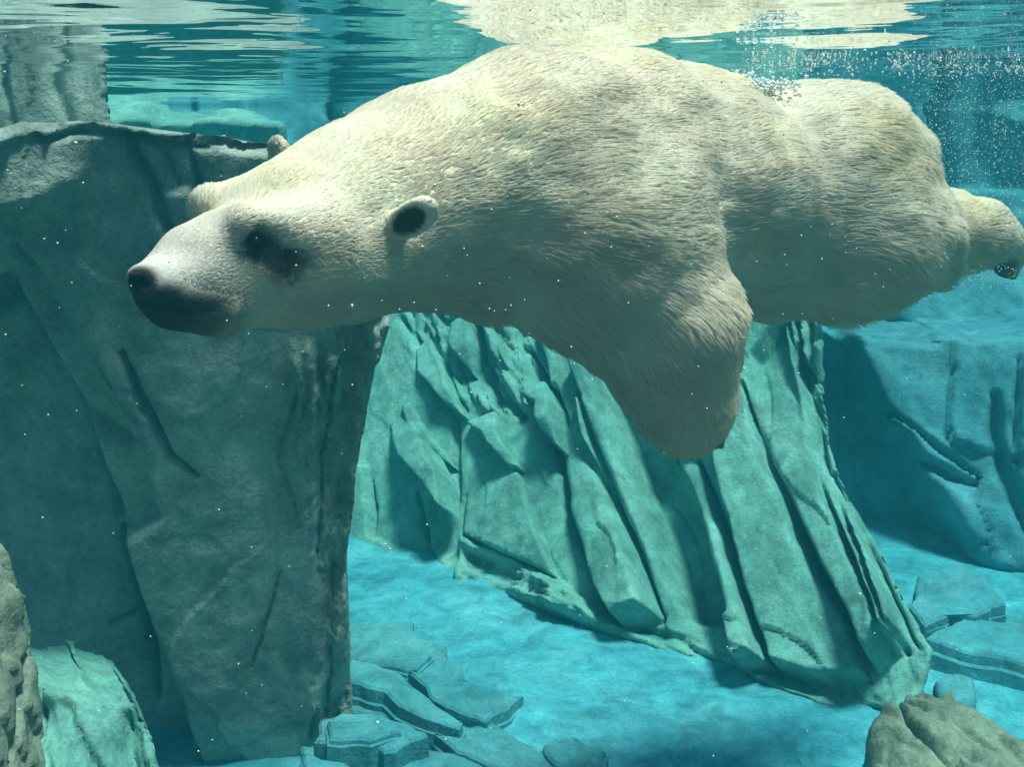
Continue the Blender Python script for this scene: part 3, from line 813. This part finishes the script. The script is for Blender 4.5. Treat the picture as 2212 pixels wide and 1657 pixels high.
def build_bear():
    g = 0.008
    lo = np.array([-0.85, 1.70, -0.95]); hi = np.array([1.85, 4.05, 0.30])
    n = np.ceil((hi - lo) / g).astype(int)
    ax = [lo[i] + g * np.arange(n[i]) for i in range(3)]
    D = np.full(n, 0.25, np.float32)
    def box(c0, c1, m):
        s = []
        for i in range(3):
            a = max(0, int((min(c0[i], c1[i]) - m - lo[i]) / g)); b = min(n[i], int((max(c0[i], c1[i]) + m - lo[i]) / g) + 2)
            s.append(slice(a, b))
        return tuple(s)
    def grid(s):
        return (ax[0][s[0]][:, None, None].astype(np.float32), ax[1][s[1]][None, :, None].astype(np.float32), ax[2][s[2]][None, None, :].astype(np.float32))
    for A, B, ra, rb, k, fl, hair in CH:
        s = box(A, B, max(ra, rb) + 0.16)
        X, Y, Z = grid(s)
        d = sd_cone(X, Y, Z, A, B, ra, rb).astype(np.float32)
        D[s] = smin(D[s], d, k)
    def surf(vx, vy, y0=1.72, y1=2.6):
        yy = np.arange(y0, y1, 0.002)
        p = np.stack([P(vx, vy, q) for q in yy])
        ix = np.clip(np.round((p - lo) / g).astype(int), 0, n - 1)
        v = D[ix[:, 0], ix[:, 1], ix[:, 2]]
        k = np.argmax(v < 0)
        return p[k]
    # eye sockets pressed in
    for c, r in ((P(580, 552, 1.895), 0.056), (P(470, 520, 2.06), 0.02)):
        s = box(c, c, 0.14); X, Y, Z = grid(s)
        d = np.sqrt((X - c[0]) ** 2 + (Y - c[1]) ** 2 + (Z - c[2]) ** 2) - r
        D[s] = -smin(-D[s], d.astype(np.float32), 0.03)
    # mouth line: a groove along the lips
    FACE['eye'] = surf(556, 528)
    ml = [surf(x_, y_) for x_, y_ in ((296, 645), (330, 664), (380, 675), (430, 676), (474, 668))]
    FACE['mouth'] = ml
    for a, b in zip(ml[:-1], ml[1:]):
        s = box(a, b, 0.08); X, Y, Z = grid(s)
        d = sd_cone(X, Y, Z, a, b, 0.006, 0.006).astype(np.float32)
        D[s] = -smin(-D[s], d, 0.008)
    # nostril
    FACE['nostril'] = surf(300, 612)
    for c, r in ((FACE['nostril'], 0.010), (surf(312, 620), 0.007)):
        s = box(c, c, 0.05); X, Y, Z = grid(s)
        d = np.sqrt((X - c[0]) ** 2 + (Y - c[1]) ** 2 + (Z - c[2]) ** 2) - r
        D[s] = -smin(-D[s], d.astype(np.float32), 0.006)
    EAR_B[:] = surf(850, 500); EAR_T[:] = EAR_B + np.array([0.075, -0.045, 0.052])
    # ears: flattened cups
    a1, f1, w1 = ear_frame(EAR_T - EAR_B, (-0.30, -1.0, -0.45))
    a2, f2, w2 = ear_frame(P(596, 300, 2.45) - P(625, 370, 2.42), (-0.9, -0.5, 0.0))
    for c, a, f, w, R in ((EAR_B * 0.5 + EAR_T * 0.5, a1, f1, w1, (0.064, 0.019, 0.036)), (P(603, 338, 2.44), a2, f2, w2, (0.045, 0.022, 0.042))):
        s = box(c, c, 0.16); X, Y, Z = grid(s)
        d = ellipsoid_sd(X, Y, Z, c, (a, f, w), R).astype(np.float32)
        D[s] = smin(D[s], d, 0.025)
        ci = c + f * 0.024 - a * 0.006
        d = ellipsoid_sd(X, Y, Z, ci, (a, f, w), (R[0] * 0.78, 0.026, R[2] * 0.74)).astype(np.float32)
        D[s] = -smin(-D[s], d, 0.008)
    # muscle and fat folds
    XX, YY, ZZ = np.meshgrid(ax[0], ax[1], ax[2], indexing='ij', sparse=True)
    band = np.abs(D) < 0.04
    ii = np.nonzero(band)
    px, py, pz = ax[0][ii[0]], ax[1][ii[1]], ax[2][ii[2]]
    body = sstep(-0.30, 0.05, px)
    D[ii] += (0.010 * body * fbm(px * 4.5, py * 4.5, pz * 6.5, 3, 5) + 0.002 * fbm(px * 14, py * 14, pz * 18, 2, 8)).astype(np.float32)
    # surface nets
    ins = D < 0
    c = [ins[i:n[0] - 1 + i, j:n[1] - 1 + j, k:n[2] - 1 + k] for i in (0, 1) for j in (0, 1) for k in (0, 1)]
    cnt = np.zeros(c[0].shape, np.int8)
    for q in c: cnt += q
    act = np.nonzero((cnt > 0) & (cnt < 8))
    vid = np.full(cnt.shape, -1, np.int32); vid[act] = np.arange(len(act[0]))
    base = np.stack(act, -1)
    acc = np.zeros((len(base), 3)); num = np.zeros(len(base))
    cor = [(i, j, k) for i in (0, 1) for j in (0, 1) for k in (0, 1)]
    val = {q: D[base[:, 0] + q[0], base[:, 1] + q[1], base[:, 2] + q[2]] for q in cor}
    for p in cor:
        for axis in range(3):
            if p[axis]: continue
            q = list(p); q[axis] = 1; q = tuple(q)
            va, vb = val[p], val[q]
            m = (va < 0) != (vb < 0)
            t = np.where(m, va / np.where(m, va - vb, 1), 0)
            pos = np.array(p, float)[None].repeat(len(base), 0); pos[:, axis] += t
            acc[m] += pos[m]; num[m] += 1
    V = lo + g * (base + acc / num[:, None])
    quads = []
    for axis in range(3):
        s0 = [slice(1, -1)] * 3; s1 = [slice(1, -1)] * 3
        s0[axis] = slice(0, -1); s1[axis] = slice(1, None)
        a, b = ins[tuple(s0)], ins[tuple(s1)]
        e = np.nonzero(a != b)
        e = np.stack(e, -1); off = np.ones(3, int); off[axis] = 0
        e = e + off
        fl = ins[e[:, 0], e[:, 1], e[:, 2]]
        u, w = (axis + 1) % 3, (axis + 2) % 3
        du = np.zeros(3, int); du[u] = 1; dw = np.zeros(3, int); dw[w] = 1
        def at(x): return vid[x[:, 0], x[:, 1], x[:, 2]]
        q = np.stack([at(e - du - dw), at(e - dw), at(e), at(e - du)], -1)
        q[~fl] = q[~fl][:, ::-1]
        quads.append(q)
    Q = np.concatenate(quads)
    Q = Q[(Q >= 0).all(1)]
    # a little smoothing of the net
    E = np.concatenate([Q[:, [0, 1]], Q[:, [1, 2]], Q[:, [2, 3]], Q[:, [3, 0]]])
    for lam in (0.5, -0.52, 0.5):
        sm = np.zeros_like(V); ct = np.zeros(len(V))
        for i in range(3):
            sm[:, i] = np.bincount(E[:, 0], V[E[:, 1], i], len(V)) + np.bincount(E[:, 1], V[E[:, 0], i], len(V))
        ct = np.bincount(E[:, 0], minlength=len(V)) + np.bincount(E[:, 1], minlength=len(V))
        V = V + lam * (sm / np.maximum(ct, 1)[:, None] - V)
    return V, Q

def bear_fields(V):
    """fur direction and length at each point, blended from the nearest limbs"""
    F_ = np.zeros_like(V); Ls = np.zeros(len(V)); Wt = np.zeros(len(V))
    for A, B, ra, rb, k, fl, hair in CH:
        d = np.abs(sd_cone(V[:, 0], V[:, 1], V[:, 2], A, B, ra, rb))
        w = np.exp(-d / 0.018) + 1e-9
        F_ += w[:, None] * fl; Ls += w * hair; Wt += w
    F_ /= np.linalg.norm(F_, axis=1)[:, None] + 1e-9
    return F_, Ls / Wt

def smask(V, c, r, soft):
    d = np.linalg.norm(V - c, axis=1)
    return 1 - sstep(r - soft, r + soft, d)

def dark_mask(V):
    m = smask(V, P(298, 606, 1.81), 0.034, 0.010)                       # nose pad
    de = sd_cone(V[:, 0], V[:, 1], V[:, 2], P(548, 522, 1.955), P(612, 562, 1.97), 0.0, 0.0) + 0.006 * fbm(V[:, 0] * 40, V[:, 1] * 40, V[:, 2] * 40, 2, 157)
    de = np.where(V[:, 2] < P(575, 540, 1.96)[2], de * 0.72, de)
    m = np.maximum(m, 0.97 * (1 - sstep(0.016, 0.042, de)))             # dark skin round the eye, with the hollow's shade painted in
    m = np.maximum(m, 0.9 * smask(V, P(470, 520, 2.06), 0.024, 0.012))
    a_, b_ = P(285, 590, 1.84), P(480, 618, 1.95)                       # black lips, and shade painted over lower muzzle and chin, below a line
    t_ = ((V - a_) @ (b_ - a_)) / ((b_ - a_) @ (b_ - a_))
    dz = a_[2] + t_ * (b_[2] - a_[2]) - V[:, 2] + 0.006 * fbm(V[:, 0] * 30, V[:, 1] * 30, V[:, 2] * 30, 3, 151)
    lip_shade = sstep(-0.008, 0.022, dz) * (1 - sstep(0.85, 1.45, t_))
    m = np.maximum(m, lip_shade * (0.95 - 0.12 * sstep(0.4, 1.0, t_)))
    mo = np.min([sd_cone(V[:, 0], V[:, 1], V[:, 2], p_, q_, 0.0, 0.0) for p_, q_ in zip(FACE['mouth'][:-1], FACE['mouth'][1:])], axis=0)
    m = np.maximum(m, 0.97 * (1 - sstep(0.006, 0.016, mo)))              # lip line
    ec = EAR_B * 0.52 + EAR_T * 0.48
    ea = (EAR_T - EAR_B) / np.linalg.norm(EAR_T - EAR_B)
    al = (V - ec) @ ea; pr = np.linalg.norm(V - ec - al[:, None] * ea, axis=1)
    m = np.maximum(m, 0.96 * (1 - sstep(0.85, 1.1, np.sqrt((al / 0.048) ** 2 + (pr / 0.027) ** 2))) )
    m = np.maximum(m, 0.85 * smask(V, P(2160, 588, 3.43), 0.055, 0.02))    # pads of the hind paw
    m = np.maximum(m, 0.8 * smask(V, P(1552, 968, 2.50), 0.028, 0.02))
    return m

def fur_materials():
    # skin under the fur
    m, nt, out = nodes_of('bear_skin')
    L = nt.links.new
    at = N(nt, 'ShaderNodeAttribute', attribute_name='tint')
    bs = N(nt, 'ShaderNodeBsdfPrincipled', Roughness=0.75)
    bs.inputs['Specular IOR Level'].default_value = 0.1
    tc = N(nt, 'ShaderNodeTexCoord'); nz = N(nt, 'ShaderNodeTexNoise', Scale=160.0, Detail=3.0)
    L(tc.outputs['Object'], nz.inputs['Vector'])
    bp = N(nt, 'ShaderNodeBump', Strength=0.35, Distance=0.006)
    L(nz.outputs['Fac'], bp.inputs['Height']); L(bp.outputs[0], bs.inputs['Normal'])
    L(at.outputs['Color'], bs.inputs['Base Color']); L(bs.outputs[0], out.inputs['Surface'])
    # the fur itself, shaded by the lie of the coat
    h, nt, out = nodes_of('bear_fur')
    L = nt.links.new
    at = N(nt, 'ShaderNodeAttribute', attribute_name='tint')
    an = N(nt, 'ShaderNodeAttribute', attribute_name='lie')
    df = N(nt, 'ShaderNodeBsdfDiffuse')
    L(at.outputs['Color'], df.inputs['Color']); L(an.outputs['Vector'], df.inputs['Normal'])
    tl = N(nt, 'ShaderNodeBsdfTranslucent')
    L(at.outputs['Color'], tl.inputs['Color'])
    mx = N(nt, 'ShaderNodeMixShader'); mx.inputs[0].default_value = 0.15
    L(df.outputs[0], mx.inputs[1]); L(tl.outputs[0], mx.inputs[2])
    L(mx.outputs[0], out.inputs['Surface'])
    return m, h

def make_bear():
    V, Q = build_bear()
    skin, furm = fur_materials()
    base = (float(P(1300, 640, 2.8)[0]), 2.8, float(V[:, 2].min()))
    bear = empty('polar_bear', base, 'cream-white polar bear swimming under water with its foreleg hanging down', 'polar bear')
    me = mesh_from('body', V, Q, skin)
    me.update()
    Nn = np.zeros(len(V) * 3, np.float32); me.vertices.foreach_get('normal', Nn); Nn = Nn.reshape(-1, 3)
    # orientation check: normals must point outward
    dk = dark_mask(V)
    def tint(Pn, dkm, jit):
        f = fbm(Pn[:, 0] * 3.0, Pn[:, 1] * 3.0, Pn[:, 2] * 4.0, 3, 61)
        f2 = fbm(Pn[:, 0] * 9.0, Pn[:, 1] * 9.0, Pn[:, 2] * 16.0, 3, 63)
        c = np.array([0.88, 0.81, 0.66])[None] * np.ones((len(Pn), 1))
        c = c + np.clip(f, 0, 1)[:, None] * np.array([0.02, -0.02, -0.10])
        c = c * (1 + 0.10 * f2[:, None] + jit[:, None])
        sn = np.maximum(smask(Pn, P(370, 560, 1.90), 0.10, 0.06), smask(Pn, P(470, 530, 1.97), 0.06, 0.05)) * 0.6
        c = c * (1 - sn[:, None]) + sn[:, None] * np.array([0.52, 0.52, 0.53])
        c = c * (1 - dkm[:, None]) + dkm[:, None] * np.array([0.022, 0.022, 0.026])
        return np.clip(c, 0.01, 0.9)
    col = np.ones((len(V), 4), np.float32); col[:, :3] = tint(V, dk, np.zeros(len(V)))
    ca = me.color_attributes.new('tint', 'FLOAT_COLOR', 'POINT'); ca.data.foreach_set('color', col.ravel())
    link('body', me, bear)
    # ---- fur
    a, b, c, d = (V[Q[:, i]] for i in range(4))
    area = 0.5 * np.linalg.norm(np.cross(c - a, d - b), axis=1)
    NH = 380000
    cen = (a + b + c + d) / 4
    # the coat is thickest where it is longest; the muzzle stays short
    pr = area.copy()
    pr *= np.where(cen[:, 0] < -0.25, 2.2, 1.0) * np.where(cen[:, 0] < -0.42, 2.2, 1.0)
    pr /= pr.sum()
    fi = rng.choice(len(Q), NH, p=pr)
    s, t = rng.random(NH)[:, None], rng.random(NH)[:, None]
    R = (a[fi] * (1 - s) + b[fi] * s) * (1 - t) + (d[fi] * (1 - s) + c[fi] * s) * t
    nn = Nn[Q[fi]].mean(1); nn /= np.linalg.norm(nn, axis=1)[:, None]
    fl, ln = bear_fields(R)
    dkr = dark_mask(R)
    wv = np.stack([fbm(R[:, 0] * 7, R[:, 1] * 7, R[:, 2] * 9, 3, 101), fbm(R[:, 0] * 7 + 5, R[:, 1] * 7, R[:, 2] * 9, 3, 105), fbm(R[:, 0] * 7, R[:, 1] * 7 + 5, R[:, 2] * 9, 3, 109)], -1)
    fl = fl + 0.26 * wv + 0.08 * rng.normal(size=fl.shape)
    fl = fl - nn * (fl * nn).sum(1)[:, None]
    fl /= np.linalg.norm(fl, axis=1)[:, None] + 1e-9
    ln = ln * (0.75 + 0.5 * rng.random(NH)) * (1 - 0.85 * dkr)
    for c_ in (P(885, 480, 2.13), P(603, 335, 2.44)):
        ln = ln * (1 - 0.6 * smask(R, c_, 0.05, 0.02))
    ln = ln * (1 - 0.8 * smask(R, EAR_B * 0.4 + EAR_T * 0.6, 0.06, 0.012))
    und = sstep(0.15, -0.6, nn[:, 2])
    ln = ln * (1 + 0.45 * und * (ln > 0.03))
    ok = ln > 0.0045
    R, nn, fl, ln, dkr = R[ok], nn[ok], fl[ok], ln[ok], dkr[ok]
    M = len(R)
    lift = 0.12 + 0.08 * rng.random(M) + 0.05 * fbm(R[:, 0] * 16, R[:, 1] * 16, R[:, 2] * 30, 2, 121)
    lift = np.clip(lift + 0.14 * und[ok], 0.1, 0.8)
    tip_dir = fl * np.cos(lift)[:, None] + nn * np.sin(lift)[:, None]
    # clumps: strands lean to the tip of the nearest guide
    G = rng.choice(M, 42000, replace=False)
    kd = KDTree(len(G))
    for i, g_ in enumerate(G): kd.insert(R[g_], i)
    kd.balance()
    near = np.array([kd.find(p)[1] for p in R])
    gi = G[near]
    NPT = 4
    tt = np.linspace(0, 1, NPT)
    pts = np.zeros((M, NPT, 3), np.float32)
    for k_, t_ in enumerate(tt):
        own = R + ln[:, None] * t_ * (tip_dir * (1 - 0.25 * t_) + fl * 0.25 * t_)
        gd = R[gi] + ln[:, None] * t_ * (tip_dir[gi] * (1 - 0.25 * t_) + fl[gi] * 0.25 * t_)
        w = 0.42 * t_ ** 1.3
        pts[:, k_] = own * (1 - w) + gd * w
    pts[:, 0] -= 0.002 * nn
    hc = bpy.data.hair_curves.new('fur')
    hc.add_curves([NPT] * M)
    hc.attributes['position'].data.foreach_set('vector', pts.reshape(-1))
    rad = np.tile(np.array([0.0009, 0.0008, 0.0006, 0.0002], np.float32), M)
    (hc.attributes.get('radius') or hc.attributes.new('radius', 'FLOAT', 'POINT')).data.foreach_set('value', rad)
    cl = np.ones((M, 4), np.float32)
    gj = rng.normal(0, 0.012, len(G))
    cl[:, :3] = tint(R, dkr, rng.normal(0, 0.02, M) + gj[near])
    hc.attributes.new('tint', 'FLOAT_COLOR', 'CURVE').data.foreach_set('color', cl.ravel())
    bd = bk / np.linalg.norm(bk)
    al = R @ bd; ac = R - al[:, None] * bd
    ac = ac + 0.03 * wv[ok]
    stx = np.stack([fbm(al * 5, ac[:, 0] * 20 + ac[:, 1] * 20, ac[:, 2] * 24, 3, 131 + 4 * q) for q in range(3)], -1)
    stx *= sstep(-0.5, 0.0, R[:, 0])[:, None]
    lie = nn + 0.10 * (tip_dir[gi] - tip_dir) + 0.025 * rng.normal(size=(len(G), 3))[near] + 0.20 * stx + 0.03 * rng.normal(size=nn.shape)
    lie /= np.linalg.norm(lie, axis=1)[:, None]
    hc.attributes.new('lie', 'FLOAT_VECTOR', 'CURVE').data.foreach_set('vector', lie.astype(np.float32).ravel())
    hc.materials.append(furm)
    link('fur', hc, bear)
    # ---- eyes
    k_ = np.argmin(np.linalg.norm(np.cross(V, ray(556, 528) / np.linalg.norm(ray(556, 528))), axis=1) + 0.02 * V[:, 1] + 9.0 * (V[:, 1] > 2.03))
    EYE = V[k_] + 0.004 * np.array([0, 1.0, 0])
    em, nt, out = nodes_of('bear_eye')
    bs = N(nt, 'ShaderNodeBsdfPrincipled', Roughness=0.12); bs.inputs['Specular IOR Level'].default_value = 0.2; bs.inputs['Base Color'].default_value = (0.012, 0.009, 0.007, 1)
    nt.links.new(bs.outputs[0], out.inputs['Surface'])
    for c in (EYE, P(474, 520, 2.085)):
        bm = bmesh.new(); bmesh.ops.create_uvsphere(bm, u_segments=20, v_segments=12, radius=0.012)
        em_me = bpy.data.meshes.new('eye'); bm.to_mesh(em_me); bm.free()
        em_me.vertices.foreach_set('co', (np.array([v.co[:] for v in em_me.vertices]) + c).astype(np.float32).ravel())
        em_me.materials.append(em)
        for p in em_me.polygons: p.use_smooth = True
        link('eye', em_me, bear)
make_bear()

# ================================================================== BUBBLES
def bubble_material():
    m, nt, out = nodes_of('air_bubble')
    bs = N(nt, 'ShaderNodeBsdfPrincipled', Roughness=0.25)
    bs.inputs['Base Color'].default_value = (0.85, 0.92, 0.92, 1)
    nt.links.new(bs.outputs[0], out.inputs['Surface'])
    return m
M_BUB = bubble_material()

def make_bubbles():
    bm = bmesh.new(); bmesh.ops.create_icosphere(bm, subdivisions=1, radius=1.0)
    me = bpy.data.meshes.new('air_bubble'); bm.to_mesh(me); bm.free()
    me.materials.append(M_BUB)
    for p in me.polygons: p.use_smooth = True
    r2 = np.random.default_rng(5)
    spots = []
    for _ in range(150):
        spots.append((r2.uniform(10, 2200), r2.uniform(60, 1640), r2.uniform(1.0, 1.65), r2.uniform(0.55, 1.15)))
    for _ in range(50):
        spots.append((r2.normal(1000, 320), r2.normal(640, 120), r2.uniform(1.1, 1.6), r2.uniform(0.5, 1.2)))
    for _ in range(45):
        spots.append((r2.normal(1750, 180), r2.normal(470, 110), r2.uniform(2.0, 2.45), r2.uniform(0.5, 1.1)))
    for x, y, Y, r in spots:
        if not (0 < x < 2212 and 30 < y < 1655): continue
        if r2.random() < 0.08: r *= 1.7
        o = link('air_bubble', me)
        o.location = P(x, y, Y)
        if o.location.z > WATER_Z - 0.03: o.location.z = WATER_Z - 0.05
        k = r * Y / F
        o.scale = (k, k, k * r2.uniform(0.8, 1.3))
        tag(o, 'tiny white air bubble drifting in the clear water', 'bubble', 'air bubbles drifting in the water')

def bubble_cloud(name, pts, rad, label):
    v0 = np.array([(1, 0, 0), (-1, 0, 0), (0, 1, 0), (0, -1, 0), (0, 0, 1), (0, 0, -1)], float)
    f0 = np.array([(0, 2, 4), (2, 1, 4), (1, 3, 4), (3, 0, 4), (2, 0, 5), (1, 2, 5), (3, 1, 5), (0, 3, 5)])
    V = (pts[:, None] + v0[None] * rad[:, None, None]).reshape(-1, 3)
    Q = (f0[None] + 6 * np.arange(len(pts))[:, None, None]).reshape(-1, 3)
    o = link(name, mesh_from(name, V, Q, M_BUB))
    tag(o, label, kind='stuff')

def make_clouds():
    r2 = np.random.default_rng(9)
    pts = []; rad = []
    # wake behind the rump
    n = 6500
    x = 1960 + 420 * r2.random(n); y = 150 + 480 * r2.beta(1.5, 2.6, n)
    Y = r2.uniform(3.3, 4.3, n)
    for a, b, c in zip(x, y, Y):
        if a < 1915 + (b - 200) * 0.36 + 60 * abs(r2.normal()): continue
        p = P(a, b, c)
        if p[2] > WATER_Z - 0.012: continue
        pts.append(p); rad.append((0.18 + 0.6 * r2.random() ** 3) * c / F)
    # below the hind paw
    for _ in range(160):
        p = P(r2.normal(2130, 45), r2.normal(600, 16), r2.uniform(3.1, 3.5)); pts.append(p); rad.append(r2.uniform(0.3, 0.8) * 3.3 / F)
    bubble_cloud('bubble_wake', np.array(pts), np.array(rad), 'cloud of fine bubbles trailing behind the bear\'s rump')
    # foam held under the surface along the back
    pts = []; rad = []
    for _ in range(3200):
        xw = r2.uniform(0.62, 2.0); yw = 3.3 + 0.45 * r2.normal() * 0.5 + 0.15 * (xw - 1)
        d = abs(r2.normal()) * 0.020
        clump = noise3(np.array([xw * 5]), np.array([yw * 5]), np.array([1.0]), 5)[0]
        if clump < -0.05: continue
        pts.append((xw, yw, WATER_Z - 0.006 - d)); rad.append(0.0009 + 0.0035 * r2.random() ** 4)
    for _ in range(420):
        a = r2.normal(1640, 34); b = r2.normal(186, 9) - (a - 1640) * -0.28 * (a < 1660)
        p = P(a, b, r2.normal(3.02, 0.04)); 
        if p[2] > WATER_Z - 0.004: p[2] = WATER_Z - 0.004
        pts.append(tuple(p)); rad.append(r2.uniform(0.002, 0.008))
    bubble_cloud('surface_foam', np.array(pts), np.array(rad), 'white foam caught under the water surface above the bear\'s loin')
make_bubbles()
make_clouds()
